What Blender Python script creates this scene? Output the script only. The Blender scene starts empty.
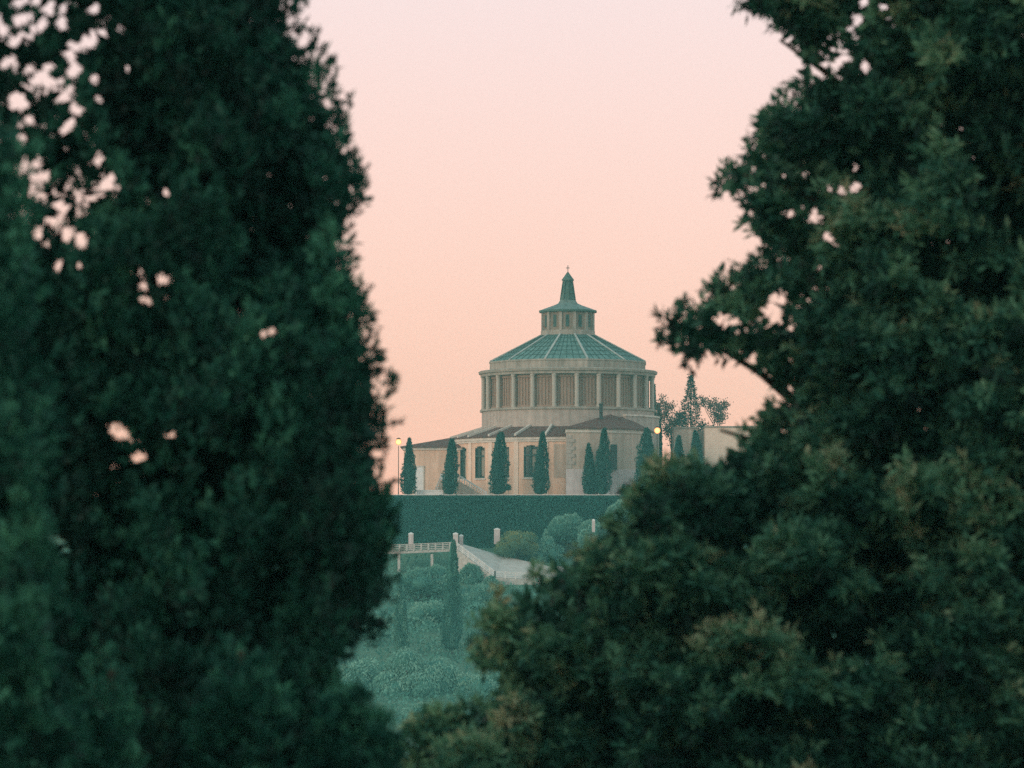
import bpy, math, random
import numpy as np
from mathutils import Vector
R = math.radians
sc = bpy.context.scene
COL = sc.collection

# ------------------------------------------------------------------ camera
F = 3890.0                      # focal length in pixels of the 1024 px wide picture
PITCH = math.atan(190.0 / F)    # the horizon lies 190 px under the middle
cam = bpy.data.objects.new('camera', bpy.data.cameras.new('camera'))
COL.objects.link(cam)
cam.location = (0, 0, 0)
cam.rotation_euler = (math.pi / 2 + PITCH, 0, 0)
cam.data.sensor_width = 36.0
cam.data.lens = 36.0 * F / 1024.0
cam.data.clip_start = 0.5
cam.data.clip_end = 6000
cam.data.dof.use_dof = True
cam.data.dof.focus_distance = 790
cam.data.dof.aperture_fstop = 2.5
sc.camera = cam

# ------------------------------------------------------------------ sky
SUN_EL, SUN_AZ = R(5), R(-100)     # azimuth from the view direction, negative = left
w = bpy.data.worlds.new('World'); sc.world = w; w.use_nodes = True
nt = w.node_tree; nt.nodes.clear()
out = nt.nodes.new('ShaderNodeOutputWorld')
sky = nt.nodes.new('ShaderNodeTexSky'); sky.sky_type = 'NISHITA'
sky.sun_disc = False; sky.sun_elevation = SUN_EL; sky.sun_rotation = SUN_AZ
sky.air_density = 1.2; sky.dust_density = 1.0; sky.ozone_density = 3.0
bg1 = nt.nodes.new('ShaderNodeBackground'); bg1.inputs[1].default_value = 0.05
nt.links.new(sky.outputs[0], bg1.inputs[0])
tc = nt.nodes.new('ShaderNodeTexCoord'); sx = nt.nodes.new('ShaderNodeSeparateXYZ')
nt.links.new(tc.outputs['Generated'], sx.inputs[0])
ramp = nt.nodes.new('ShaderNodeValToRGB')
nt.links.new(sx.outputs[2], ramp.inputs[0])
cr = ramp.color_ramp
stops = [(0.0, (1.23, 0.54, 0.38)), (0.035, (1.24, 0.615, 0.46)), (0.075, (1.14, 0.665, 0.555)),
         (0.15, (1.00, 0.75, 0.73)), (0.26, (0.86, 0.82, 0.82)), (0.5, (0.54, 0.70, 0.72)), (1.0, (0.40, 0.62, 0.65))]
while len(cr.elements) < len(stops): cr.elements.new(0.5)
for e, (p, c) in zip(cr.elements, stops):
    e.position = p; e.color = (*c, 1)
bg2 = nt.nodes.new('ShaderNodeBackground'); bg2.inputs[1].default_value = 1.0
nt.links.new(ramp.outputs[0], bg2.inputs[0])
add = nt.nodes.new('ShaderNodeAddShader')
nt.links.new(bg1.outputs[0], add.inputs[0]); nt.links.new(bg2.outputs[0], add.inputs[1])
nt.links.new(add.outputs[0], out.inputs[0])

# ------------------------------------------------------------------ sun (at dusk: weak, soft and warm)
sl = bpy.data.lights.new('sun', 'SUN'); so = bpy.data.objects.new('sun', sl); COL.objects.link(so)
sl.energy = 1.3; sl.angle = R(20); sl.color = (1.0, 0.78, 0.62)
SD = Vector((-0.8, -0.75, 0.28)).normalized()
so.rotation_euler = SD.to_track_quat('Z', 'Y').to_euler()

vs = sc.view_settings
vs.view_transform = 'Standard'; vs.look = 'None'; vs.gamma = 1.0; vs.use_curve_mapping = False
vs.exposure = 0.0
sc.cycles.use_denoising = False
try: sc.cycles.denoiser = 'OPENIMAGEDENOISE'
except Exception: pass
sc.cycles.max_bounces = 6; sc.cycles.diffuse_bounces = 3; sc.cycles.glossy_bounces = 2
sc.cycles.transmission_bounces = 3; sc.cycles.volume_bounces = 1
sc.cycles.sample_clamp_indirect = 4.0
sc.cycles.use_adaptive_sampling = True; sc.cycles.adaptive_threshold = 0.008

CP, SP = math.cos(PITCH), math.sin(PITCH)
def at(px, py, Y):
    """world point at distance Y in front of the camera that a pixel looks at"""
    u = (px - 512) / F; v = (384 - py) / F
    d = (u, CP - v * SP, SP + v * CP)
    k = Y / d[1]
    return Vector((d[0] * k, Y, d[2] * k))
def X(px, Y): return at(px, 430, Y).x
def Z(py, Y): return at(512, py, Y).z

# ------------------------------------------------------------------ materials
def pri(name, base, rough=0.8, spec=0.2, metal=0.0):
    m = bpy.data.materials.new(name); m.use_nodes = True
    b = m.node_tree.nodes['Principled BSDF']
    b.inputs['Base Color'].default_value = (*base, 1)
    b.inputs['Roughness'].default_value = rough
    b.inputs['Specular IOR Level'].default_value = spec
    b.inputs['Metallic'].default_value = metal
    return m, m.node_tree, b
def noisy(name, c1, c2, scale=1.0, rough=0.85, spec=0.15, detail=6, bump=0.0, stretch=(1, 1, 1), metal=0.0, streak=0.0):
    m, t, b = pri(name, c1, rough, spec, metal)
    co = t.nodes.new('ShaderNodeTexCoord'); mp = t.nodes.new('ShaderNodeMapping')
    mp.inputs['Scale'].default_value = stretch
    n = t.nodes.new('ShaderNodeTexNoise'); n.inputs['Scale'].default_value = scale; n.inputs['Detail'].default_value = detail
    r = t.nodes.new('ShaderNodeValToRGB')
    r.color_ramp.elements[0].position = 0.32; r.color_ramp.elements[1].position = 0.68
    r.color_ramp.elements[0].color = (*c1, 1); r.color_ramp.elements[1].color = (*c2, 1)
    t.links.new(co.outputs['Object'], mp.inputs[0]); t.links.new(mp.outputs[0], n.inputs['Vector'])
    t.links.new(n.outputs[0], r.inputs[0]); t.links.new(r.outputs[0], b.inputs['Base Color'])
    if streak:
        mp2 = t.nodes.new('ShaderNodeMapping'); mp2.inputs['Scale'].default_value = (1.1, 1.1, .12)
        n2 = t.nodes.new('ShaderNodeTexNoise'); n2.inputs['Scale'].default_value = 1.0; n2.inputs['Detail'].default_value = 5
        mr = t.nodes.new('ShaderNodeMapRange'); mr.inputs[1].default_value = .35; mr.inputs[2].default_value = .7
        mr.inputs[3].default_value = 1.0 - streak; mr.inputs[4].default_value = 1.06
        mx = t.nodes.new('ShaderNodeMix'); mx.data_type = 'RGBA'; mx.blend_type = 'MULTIPLY'; mx.inputs[0].default_value = 1.0
        t.links.new(co.outputs['Object'], mp2.inputs[0]); t.links.new(mp2.outputs[0], n2.inputs['Vector']); t.links.new(n2.outputs[0], mr.inputs[0])
        t.links.new(r.outputs[0], mx.inputs[6]); t.links.new(mr.outputs[0], mx.inputs[7]); t.links.new(mx.outputs[2], b.inputs['Base Color'])
    if bump:
        bp = t.nodes.new('ShaderNodeBump'); bp.inputs['Strength'].default_value = bump
        t.links.new(n.outputs[0], bp.inputs['Height']); t.links.new(bp.outputs[0], b.inputs['Normal'])
    return m
def leafmat(name, cols, rough=0.6, spec=0.25, trans=0.25):
    """leaf colours chosen by the per-leaf attribute 'tint' (0..1)"""
    m, t, b = pri(name, cols[0], rough, spec)
    a = t.nodes.new('ShaderNodeAttribute'); a.attribute_name = 'tint'
    r = t.nodes.new('ShaderNodeValToRGB'); e = r.color_ramp
    while len(e.elements) < len(cols): e.elements.new(0.5)
    for i, c in enumerate(cols):
        e.elements[i].position = i / (len(cols) - 1); e.elements[i].color = (*c, 1)
    t.links.new(a.outputs['Fac'], r.inputs[0]); t.links.new(r.outputs[0], b.inputs['Base Color'])
    if trans:
        tr = t.nodes.new('ShaderNodeBsdfTranslucent'); mx = t.nodes.new('ShaderNodeMixShader')
        mx.inputs[0].default_value = trans
        t.links.new(r.outputs[0], tr.inputs[0])
        o = t.nodes['Material Output']
        t.links.new(b.outputs[0], mx.inputs[1]); t.links.new(tr.outputs[0], mx.inputs[2]); t.links.new(mx.outputs[0], o.inputs[0])
    return m
M = {}
M['stone'] = noisy('drum stone', (0.44, 0.36, 0.31), (0.52, 0.43, 0.37), 0.5, stretch=(1, 1, 2.5), bump=0.1, streak=0.25)
M['trimstone'] = noisy('grey cornice stone', (0.35, 0.30, 0.25), (0.44, 0.38, 0.32), 0.6, streak=0.3)
M['colstone'] = noisy('column stone', (0.42, 0.37, 0.31), (0.50, 0.44, 0.375), 0.7, stretch=(1, 1, .4))
M['lantern'] = noisy('brown lantern stone', (0.23, 0.17, 0.13), (0.30, 0.225, 0.175), 0.8, streak=0.3)
M['ivyback'] = noisy('mossy dark wall', (0.02, 0.07, 0.055), (0.035, 0.10, 0.075), 0.7)
M['lattice'] = noisy('brown lattice', (0.28, 0.18, 0.135), (0.36, 0.24, 0.18), 0.8, stretch=(2, 2, .3))
M['copper'] = noisy('green copper', (0.11, 0.205, 0.18), (0.16, 0.275, 0.245), 0.6, rough=0.55, spec=0.3, stretch=(1, 1, 3), streak=0.35)
M['copperlight'] = noisy('weathered lead', (0.36, 0.37, 0.34), (0.46, 0.46, 0.42), 1.0, rough=0.6)
M['capm'] = noisy('grey weathered copper', (0.13, 0.18, 0.16), (0.20, 0.255, 0.23), 0.8, rough=0.6, streak=.3)
M['spirem'] = noisy('weathered copper spire', (0.05, 0.10, 0.085), (0.10, 0.15, 0.125), 1.0, rough=0.6)
M['peach'] = noisy('peach render', (0.78, 0.50, 0.35), (0.86, 0.58, 0.43), 0.35, bump=0.05, streak=0.2)
M['pilaster'] = noisy('pale peach pilaster', (0.74, 0.56, 0.44), (0.82, 0.63, 0.5), 0.7)
M['cream'] = noisy('cream trim', (0.66, 0.58, 0.50), (0.76, 0.67, 0.58), 0.8, streak=0.2)
M['taupe'] = noisy('taupe render', (0.56, 0.42, 0.33), (0.64, 0.49, 0.40), 0.4, bump=0.05, streak=0.25)
M['paleston'] = noisy('pale pink stone base', (0.58, 0.48, 0.46), (0.68, 0.58, 0.55), 0.6, bump=0.05, streak=0.2)
M['tile'] = noisy('dark brown roof tiles', (0.13, 0.052, 0.046), (0.20, 0.085, 0.07), 1.5, rough=0.8, bump=0.3, stretch=(1, 1, 4), streak=0.3)
M['frame'] = noisy('dark green window frame', (0.03, 0.06, 0.055), (0.05, 0.09, 0.08), 1.0, rough=0.5)
M['glass'], _, _b = pri('window glass', (0.015, 0.03, 0.03), 0.3, 0.35)
M['curtain'] = noisy('pale curtain', (0.26, 0.21, 0.16), (0.36, 0.30, 0.23), 1.5, stretch=(4, 4, .2))
M['white'] = noisy('white stone', (0.74, 0.70, 0.66), (0.85, 0.82, 0.78), 1.0, streak=0.15)
M['pave'] = noisy('pale path gravel', (0.50, 0.43, 0.38), (0.62, 0.54, 0.49), 0.9, bump=0.1)
M['wallstone'] = noisy('rough garden stone', (0.42, 0.38, 0.34), (0.6, 0.55, 0.5), 1.6, bump=0.4)
M['iron'] = noisy('dark iron', (0.03, 0.035, 0.035), (0.05, 0.05, 0.05), 2, rough=0.5)
M['bark'] = noisy('bark', (0.05, 0.035, 0.025), (0.10, 0.07, 0.05), 6, bump=0.6, stretch=(1, 1, .2))
M['grass'] = noisy('hillside grass', (0.05, 0.12, 0.08), (0.12, 0.2, 0.13), 0.12, bump=0.2)
M['gravel'] = noisy('terrace gravel', (0.35, 0.31, 0.27), (0.45, 0.4, 0.36), 0.8)
M['leaf_cyp'] = leafmat('dark cypress sprays', [(0.004, 0.022, 0.017), (0.013, 0.10, 0.066), (0.08, 0.29, 0.17)])  # dark and bright ends put shade and highlights into the spray colour
M['leaf_far'] = leafmat('terrace cypress foliage', [(0.006, 0.05, 0.04), (0.012, 0.08, 0.062), (0.02, 0.11, 0.085)], trans=0.1)
M['leaf_right'] = leafmat('broad crown leaves', [(0.007, 0.028, 0.02), (0.033, 0.14, 0.088), (0.15, 0.32, 0.175), (0.42, 0.41, 0.24)])  # dark and pale stops carry painted shade and highlights besides the leaf colour
M['leaf_ivy'] = leafmat('ivy', [(0.008, 0.085, 0.068), (0.016, 0.125, 0.10), (0.035, 0.19, 0.15)], trans=0.1)
M['leaf_olive'] = leafmat('grey green foliage', [(0.06, 0.20, 0.155), (0.16, 0.35, 0.27), (0.26, 0.46, 0.35)], rough=0.9, spec=0.03, trans=0.2)  # grey green leaves, lifted paler to put slope mist into the colour
M['leaf_yellow'] = leafmat('yellow green foliage', [(0.06, 0.13, 0.08), (0.14, 0.23, 0.11), (0.33, 0.34, 0.13)], trans=0.2)
M['leaf_autumn'] = leafmat('brownish sparse leaves', [(0.08, 0.10, 0.07), (0.2, 0.16, 0.12), (0.34, 0.24, 0.18)], trans=0.3)
M['lamp'] = bpy.data.materials.new('lit lamp'); M['lamp'].use_nodes = True
_t = M['lamp'].node_tree; _t.nodes.clear(); _e = _t.nodes.new('ShaderNodeEmission'); _o = _t.nodes.new('ShaderNodeOutputMaterial')
_lw = _t.nodes.new('ShaderNodeLayerWeight'); _lw.inputs[0].default_value = .5; _pw = _t.nodes.new('ShaderNodeMapRange')
_pw.inputs[1].default_value = 0.0; _pw.inputs[2].default_value = .75; _pw.inputs[3].default_value = 4.5; _pw.inputs[4].default_value = 1.0
_t.links.new(_lw.outputs['Facing'], _pw.inputs[0]); _t.links.new(_pw.outputs[0], _e.inputs[1])  # emission fades towards the rim, painting a soft halo onto the globe
_e.inputs[0].default_value = (1.0, 0.36, 0.13, 1); _t.links.new(_e.outputs[0], _o.inputs[0])

# ------------------------------------------------------------------ mesh helpers
class MB:
    def __init__(s): s.v = []; s.f = []
    def quad(s, a, b, c, d):
        i = len(s.v); s.v += [tuple(a), tuple(b), tuple(c), tuple(d)]; s.f.append((i, i+1, i+2, i+3))
    def tri(s, a, b, c):
        i = len(s.v); s.v += [tuple(a), tuple(b), tuple(c)]; s.f.append((i, i+1, i+2))
    def hexa(s, p):     # p: 4 bottom points, 4 top points
        i = len(s.v); s.v += [tuple(q) for q in p]
        s.f += [(i+3, i+2, i+1, i), (i+4, i+5, i+6, i+7)] + [(i+k, i+(k+1) % 4, i+4+(k+1) % 4, i+4+k) for k in range(4)]
    def box(s, x0, x1, y0, y1, z0, z1):
        s.hexa([(x0, y0, z0), (x1, y0, z0), (x1, y1, z0), (x0, y1, z0), (x0, y0, z1), (x1, y0, z1), (x1, y1, z1), (x0, y1, z1)])
    def arc(s, a0, a1, r0, r1, z0, z1, n=1, c=(0, 0)):   # a in degrees, 0 = towards the camera, + = right
        for k in range(n):
            b0 = R(a0 + (a1 - a0) * k / n); b1 = R(a0 + (a1 - a0) * (k + 1) / n)
            P = lambda r, b, z: (c[0] + r * math.sin(b), c[1] - r * math.cos(b), z)
            s.hexa([P(r1, b0, z0), P(r1, b1, z0), P(r0, b1, z0), P(r0, b0, z0),
                    P(r1, b0, z1), P(r1, b1, z1), P(r0, b1, z1), P(r0, b0, z1)])
    def lathe(s, prof, n=48, off=0.0, c=(0, 0), cap=True):
        i0 = len(s.v)
        for r, z in prof:
            for k in range(n):
                b = R(off + 360.0 * k / n); s.v.append((c[0] + r * math.sin(b), c[1] - r * math.cos(b), z))
        for j in range(len(prof) - 1):
            for k in range(n):
                a = i0 + j * n + k; b = i0 + j * n + (k + 1) % n
                s.f.append((a, b, b + n, a + n))
        if cap:
            s.f.append(tuple(i0 + k for k in reversed(range(n))))
            s.f.append(tuple(i0 + (len(prof) - 1) * n + k for k in range(n)))
    def bar(s, a, b, w, h):   # a beam with vertical sides between two points
        a = Vector(a); b = Vector(b); d = (b - a); q = Vector((d.x, d.y, 0))
        q = q.normalized() if q.length > 1e-6 else Vector((1, 0, 0))
        p = Vector((-q.y, q.x, 0)) * w / 2; u = Vector((0, 0, h))
        s.hexa([a - p, b - p, b + p, a + p, a - p + u, b - p + u, b + p + u, a + p + u])
    def tube(s, pts, rad, n=7):
        i0 = len(s.v); m = len(pts)
        for j in range(m):
            p = Vector(pts[j]); t = (Vector(pts[min(j+1, m-1)]) - Vector(pts[max(j-1, 0)])).normalized()
            u = t.cross(Vector((0.13, 1, 0.05))).normalized(); v = t.cross(u)
            for k in range(n):
                b = 2 * math.pi * k / n; q = p + (u * math.cos(b) + v * math.sin(b)) * rad[j]; s.v.append(tuple(q))
        for j in range(m - 1):
            for k in range(n):
                a = i0 + j * n + k; b = i0 + j * n + (k + 1) % n
                s.f.append((a, b, b + n, a + n))
        s.f.append(tuple(i0 + (m - 1) * n + k for k in range(n)))
    def sphere(s, c, r, n=12, m=8, sz=1.0):
        s.lathe([(max(r * math.sin(math.pi * j / m), 1e-3), c[2] - r * sz * math.cos(math.pi * j / m)) for j in range(m + 1)], n, 0, (c[0], c[1]), True)
    def build(s, name, mat, parent=None, smooth=False):
        me = bpy.data.meshes.new(name); me.from_pydata(s.v, [], s.f); me.update()
        if smooth: me.polygons.foreach_set('use_smooth', [True] * len(me.polygons))
        me.materials.append(mat)
        o = bpy.data.objects.new(name, me); COL.objects.link(o)
        if parent: o.parent = parent; o.matrix_parent_inverse = parent.matrix_basis.inverted()
        return o
def tag(o, label=None, cat=None, group=None, kind=None):
    if label: o['label'] = label
    if cat: o['category'] = cat
    if group: o['group'] = group
    if kind: o['kind'] = kind
    return o
def empty(name, loc, label=None, cat=None, group=None):
    o = bpy.data.objects.new(name, None); COL.objects.link(o); o.location = loc; o.empty_display_size = 1
    return tag(o, label, cat, group)

# ------------------------------------------------------------------ foliage helpers (numpy)
rng = np.random.default_rng(11)
def unit(v): return v / np.maximum(np.linalg.norm(v, axis=-1, keepdims=True), 1e-9)
def rdir(n): return unit(rng.normal(size=(n, 3)))
def leaf_quads(c, d, L, W):
    """kite shaped leaves: base c, direction d, length L, width W (arrays)"""
    n = len(c); L = np.broadcast_to(L, n)[:, None]; W = np.broadcast_to(W, n)[:, None]
    s = unit(np.cross(d, rdir(n)))
    mid = c + d * L * 0.45
    v = np.stack([c, mid + s * W * 0.5, c + d * L, mid - s * W * 0.5], axis=1)
    return v.reshape(-1, 3)
def leaf_object(name, verts, tint, mat, parent, extra=None):
    """verts (4n,3) -> one mesh of n leaves; tint per leaf; extra = MB of plain faces"""
    n = len(verts) // 4
    ev = np.array(extra.v, dtype=np.float32) if extra and extra.v else np.zeros((0, 3), np.float32)
    allv = np.concatenate([verts.astype(np.float32), ev])
    loops = np.arange(4 * n, dtype=np.int32); starts = np.arange(0, 4 * n, 4, dtype=np.int32); tot = np.full(n, 4, np.int32)
    if extra and extra.f:
        el = np.concatenate([np.array(f, np.int32) for f in extra.f]) + 4 * n
        et = np.array([len(f) for f in extra.f], np.int32)
        es = np.concatenate([[0], np.cumsum(et)[:-1]]).astype(np.int32) + 4 * n
        loops = np.concatenate([loops, el]).astype(np.int32); starts = np.concatenate([starts, es]).astype(np.int32); tot = np.concatenate([tot, et]).astype(np.int32)
    me = bpy.data.meshes.new(name)
    me.vertices.add(len(allv)); me.vertices.foreach_set('co', allv.ravel())
    me.loops.add(len(loops)); me.loops.foreach_set('vertex_index', loops)
    me.polygons.add(len(starts)); me.polygons.foreach_set('loop_start', starts)
    try: me.polygons.foreach_set('loop_total', tot)
    except Exception: pass
    a = me.attributes.new('tint', 'FLOAT', 'POINT')
    tv = np.concatenate([np.repeat(np.clip(tint, 0, 1), 4), np.full(len(ev), 0.1)]).astype(np.float32)
    a.data.foreach_set('value', tv)
    me.update(calc_edges=True); me.validate()
    me.materials.append(mat)
    o = bpy.data.objects.new(name, me); COL.objects.link(o)
    if parent: o.parent = parent; o.matrix_parent_inverse = parent.matrix_basis.inverted()
    return o
def in_poly(p, poly):
    x, y = p[:, 0], p[:, 1]; c = np.zeros(len(p), bool); n = len(poly)
    for i in range(n):
        x0, y0 = poly[i]; x1, y1 = poly[(i + 1) % n]
        hit = ((y0 > y) != (y1 > y)) & (x < (x1 - x0) * (y - y0) / ((y1 - y0) or 1e-9) + x0)
        c ^= hit
    return c
def edge_dist(p, poly):
    d = np.full(len(p), 1e9); n = len(poly)
    for i in range(n):
        a = np.array(poly[i], float); b = np.array(poly[(i + 1) % n], float); ab = b - a
        t = np.clip(((p - a) @ ab) / (ab @ ab), 0, 1)
        d = np.minimum(d, np.linalg.norm(p - (a + t[:, None] * ab), axis=1))
    return d

# ------------------------------------------------------------------ terrain
def ground_h(x, y):
    ys = [-300, -20, 0, 12, 60, 300, 430, 600, 740, 765.5, 766.5, 767, 870, 960, 1200, 1400]
    hs = [3, -1.6, -1.6, -3, -12, -48, -42, -22, -2.2, 5.0, 5.2, 15.2, 15.2, 6, -20, -30]
    h = np.interp(y, ys, hs)
    # ground right of the church lies higher
    t = np.clip((x - 22) / 6, 0, 1) * np.clip((y - 792) / 8, 0, 1) * np.clip((900 - y) / 60, 0, 1)
    h = h + t * 6.5
    far = np.clip((np.abs(x) - 90) / 500, 0, 1)
    h = h - far * 25 * np.clip((y - 500) / 200, 0, 1)
    bump = 0.5 * np.sin(x * 0.13 + 1.3) * np.sin(y * 0.11) + 0.3 * np.sin(x * 0.31 + y * 0.23)
    h = h + bump * np.clip((745 - y) / 40, 0, 1) * np.clip((y - 5) / 20, 0, 1)
    return h
def hgt(x, y): return float(ground_h(np.array([x], float), np.array([y], float))[0])
ysamp = np.unique(np.concatenate([np.linspace(-300, 560, 60), np.linspace(560, 765.5, 90), [766.4, 767.0], np.linspace(768, 900, 50), np.linspace(900, 1400, 20)]))
xsamp = np.unique(np.concatenate([np.linspace(-700, -80, 25), np.linspace(-80, 80, 81), np.linspace(80, 700, 25)]))
gx, gy = np.meshgrid(xsamp, ysamp)
gz = ground_h(gx.ravel(), gy.ravel())
mb = MB(); mb.v = [tuple(map(float, p)) for p in zip(gx.ravel(), gy.ravel(), gz)]
nx = len(xsamp)
mb.f = [(j*nx+i, j*nx+i+1, (j+1)*nx+i+1, (j+1)*nx+i) for j in range(len(ysamp)-1) for i in range(nx-1)]
tag(mb.build('hillside', M['grass'], smooth=False), kind='structure')
tb = MB(); tb.quad((-60, 767.8, 15.26), (60, 767.8, 15.26), (60, 791.5, 15.26), (-60, 791.5, 15.26))
tag(tb.build('terrace', M['gravel']), kind='structure')

# ------------------------------------------------------------------ haze
hz = MB(); hz.box(-720, 720, -310, 1410, -62, 66)
hm = bpy.data.materials.new('haze'); hm.use_nodes = True; t = hm.node_tree; t.nodes.clear()
pv = t.nodes.new('ShaderNodeVolumePrincipled'); ho = t.nodes.new('ShaderNodeOutputMaterial')
pv.inputs['Color'].default_value = (0.30, 0.82, 0.78, 1); pv.inputs['Density'].default_value = 0.00026; pv.inputs['Anisotropy'].default_value = 0.0
t.links.new(pv.outputs[0], ho.inputs['Volume'])
HZ = hz.build('haze', hm); tag(HZ, kind='stuff')

# ------------------------------------------------------------------ the church
CY = 800.0; CX = X(568, CY); C0 = (CX, CY)
church = empty('church', (CX, CY, 15.2), 'round domed church with a ring of columns, green copper roof and cross on its lantern', 'church')
TZ = 15.0
# main drum
m = MB(); m.lathe([(17.75, TZ), (17.75, 33.2)], 96, 0, C0); m.build('lower_drum', M['stone'], church, True).data.polygons.foreach_set('use_smooth', [False]*98)
m = MB(); m.lathe([(17.8, 33.2), (18.15, 33.25), (18.15, 33.65), (17.9, 33.7)], 96, 0, C0); m.build('drum_ledge', M['trimstone'], church)
m = MB(); m.lathe([(16.55, 33.6), (16.55, 40.5)], 96, 0, C0); m.build('inner_wall', M['lattice'], church)
# panels with vertical ribs between the columns
for k in range(24):
    a0 = 5 + 15 * k
    m = MB()
    for j in range(5):
        a = a0 + 2.6 + j * (15 - 5.2) / 4
        m.arc(a - 0.6, a + 0.6, 16.5, 16.7, 33.71, 39.75, 1, C0)
    m.arc(a0 + 1.2, a0 + 13.8, 16.5, 16.92, 39.76, 40.3, 4, C0)
    m.arc(a0 + 1.2, a0 + 13.8, 16.5, 16.95, 33.705, 34.1, 4, C0)
    m.build('lattice_panel', M['lattice'], church)
colm = None
for k in range(24):
    a = R(5 + 15 * k)
    if colm is None:
        m = MB(); m.lathe([(0.5, 33.69), (0.5, 34.0), (0.44, 34.05), (0.44, 39.9), (0.52, 40.0), (0.52, 40.38)], 14)
        # as local geometry at origin
        colm = m.build('column', M['colstone'], church); o = colm
    else:
        o = colm.copy(); COL.objects.link(o); o.parent = church
        o.matrix_parent_inverse = church.matrix_basis.inverted()
    o.location = (CX + 17.45 * math.sin(a), CY - 17.45 * math.cos(a), 0)
m = MB(); m.lathe([(17.2, 40.37), (18.0, 40.4), (18.0, 40.9), (18.35, 41.0), (18.45, 41.45), (18.2, 41.6), (16.0, 41.7)], 96, 0, C0); m.build('cornice', M['trimstone'], church)
OFF = 13.0
m = MB(); m.lathe([(16.5, 41.62), (16.5, 43.1), (16.65, 43.15), (16.65, 43.45), (16.2, 43.5)], 12, OFF, C0)
par = m.build('roof_parapet', M['trimstone'], church)
m = MB(); m.lathe([(16.45, 43.46), (5.7, 49.0)], 12, OFF, C0)
# standing seams across each roof facet
roof = m.build('copper_roof', M['copper'], church)
for k in range(12):
    a = R(OFF + 30 * k); m = MB()
    P = lambda r, z: (CX + r * math.sin(a), CY - r * math.cos(a), z)
    m.bar(P(16.5, 43.47), P(5.75, 49.02), 0.38, 0.2); m.build('roof_rib', M['copperlight'], roof)
m = MB()
for k in range(12):
    for j in range(1, 6):
        f = j / 6.0
        a0 = R(OFF + 30 * k); a1 = R(OFF + 30 * (k + 1))
        p0 = Vector((CX + 16.45*math.sin(a0), CY - 16.45*math.cos(a0), 43.46)); p1 = Vector((CX + 16.45*math.sin(a1), CY - 16.45*math.cos(a1), 43.46))
        q0 = Vector((CX + 5.7*math.sin(a0), CY - 5.7*math.cos(a0), 49.0)); q1 = Vector((CX + 5.7*math.sin(a1), CY - 5.7*math.cos(a1), 49.0))
        m.bar(p0.lerp(p1, f), q0.lerp(q1, f), 0.08, 0.1)
    for f in (0.17, 0.34, 0.51, 0.68, 0.85):
        m.bar(p0.lerp(q0, f), p1.lerp(q1, f), 0.1, 0.1)
m.build('seam', M['frame'], roof)
# lantern
m = MB(); m.lathe([(5.75, 48.8), (5.75, 49.9), (5.6, 50.0)], 12, OFF, C0); m.build('lantern_base', M['trimstone'], church)
m = MB(); m.lathe([(5.35, 49.95), (5.35, 53.75)], 12, OFF, C0); lan = m.build('lantern', M['lantern'], church)
for k in range(12):
    a = OFF + 30 * k; m = MB(); m.arc(a - 3.2, a + 3.2, 5.0, 5.6, 49.98, 53.72, 1, C0); m.build('pilaster', M['trimstone'], lan)
    am = R(a + 15); r = 5.35 * math.cos(R(15))
    for s in (0.0,):
        c = Vector((CX + r * math.sin(am), CY - r * math.cos(am), 0)) + Vector((math.cos(am), math.sin(am), 0)) * s
        m = MB(); tdir = Vector((math.cos(am), math.sin(am), 0)) * 0.36; nd = Vector((math.sin(am), -math.cos(am), 0)) * 0.05
        m.hexa([c - tdir + nd + Vector((0,0,50.6)), c + tdir + nd + Vector((0,0,50.6)), c + tdir - nd + Vector((0,0,50.6)), c - tdir - nd + Vector((0,0,50.6)),
                c - tdir + nd + Vector((0,0,53.1)), c + tdir + nd + Vector((0,0,53.1)), c + tdir - nd + Vector((0,0,53.1)), c - tdir - nd + Vector((0,0,53.1))])
        m.build('slot_window', M['frame'], lan)
m = MB(); m.lathe([(5.3, 53.71), (6.1, 53.8), (6.15, 54.1), (6.0, 54.2)], 12, OFF, C0); m.build('lantern_cornice', M['spirem'], church)
m = MB(); m.lathe([(6.0, 54.15), (4.4, 54.75), (3.0, 55.25), (2.1, 55.65), (1.65, 56.36)], 12, OFF, C0); m.build('lantern_roof', M['capm'], church)
m = MB(); m.lathe([(1.65, 56.35), (1.45, 57.2), (1.08, 59.2), (0.86, 60.3), (1.3, 60.4), (1.3, 60.6), (0.7, 61.4), (0.12, 62.2)], 8, OFF, C0)
sp = m.build('spire', M['spirem'], church)
m = MB()
for k in range(8):
    a = R(OFF + 45 * k)
    P = lambda r, z: (CX + r * math.sin(a), CY - r * math.cos(a), z)
    m.tube([P(1.6, 56.4), P(1.2, 59.2), P(1.05, 60.3)], [.12, .1, .08], 5)
m.build('spire_rib', M['frame'], sp)
m = MB(); m.box(CX-.07, CX+.07, CY-.07, CY+.07, 62.0, 63.6); m.box(CX-.36, CX+.36, CY-.063, CY+.063, 62.95, 63.1)
m.build('cross', M['iron'], church)

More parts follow.
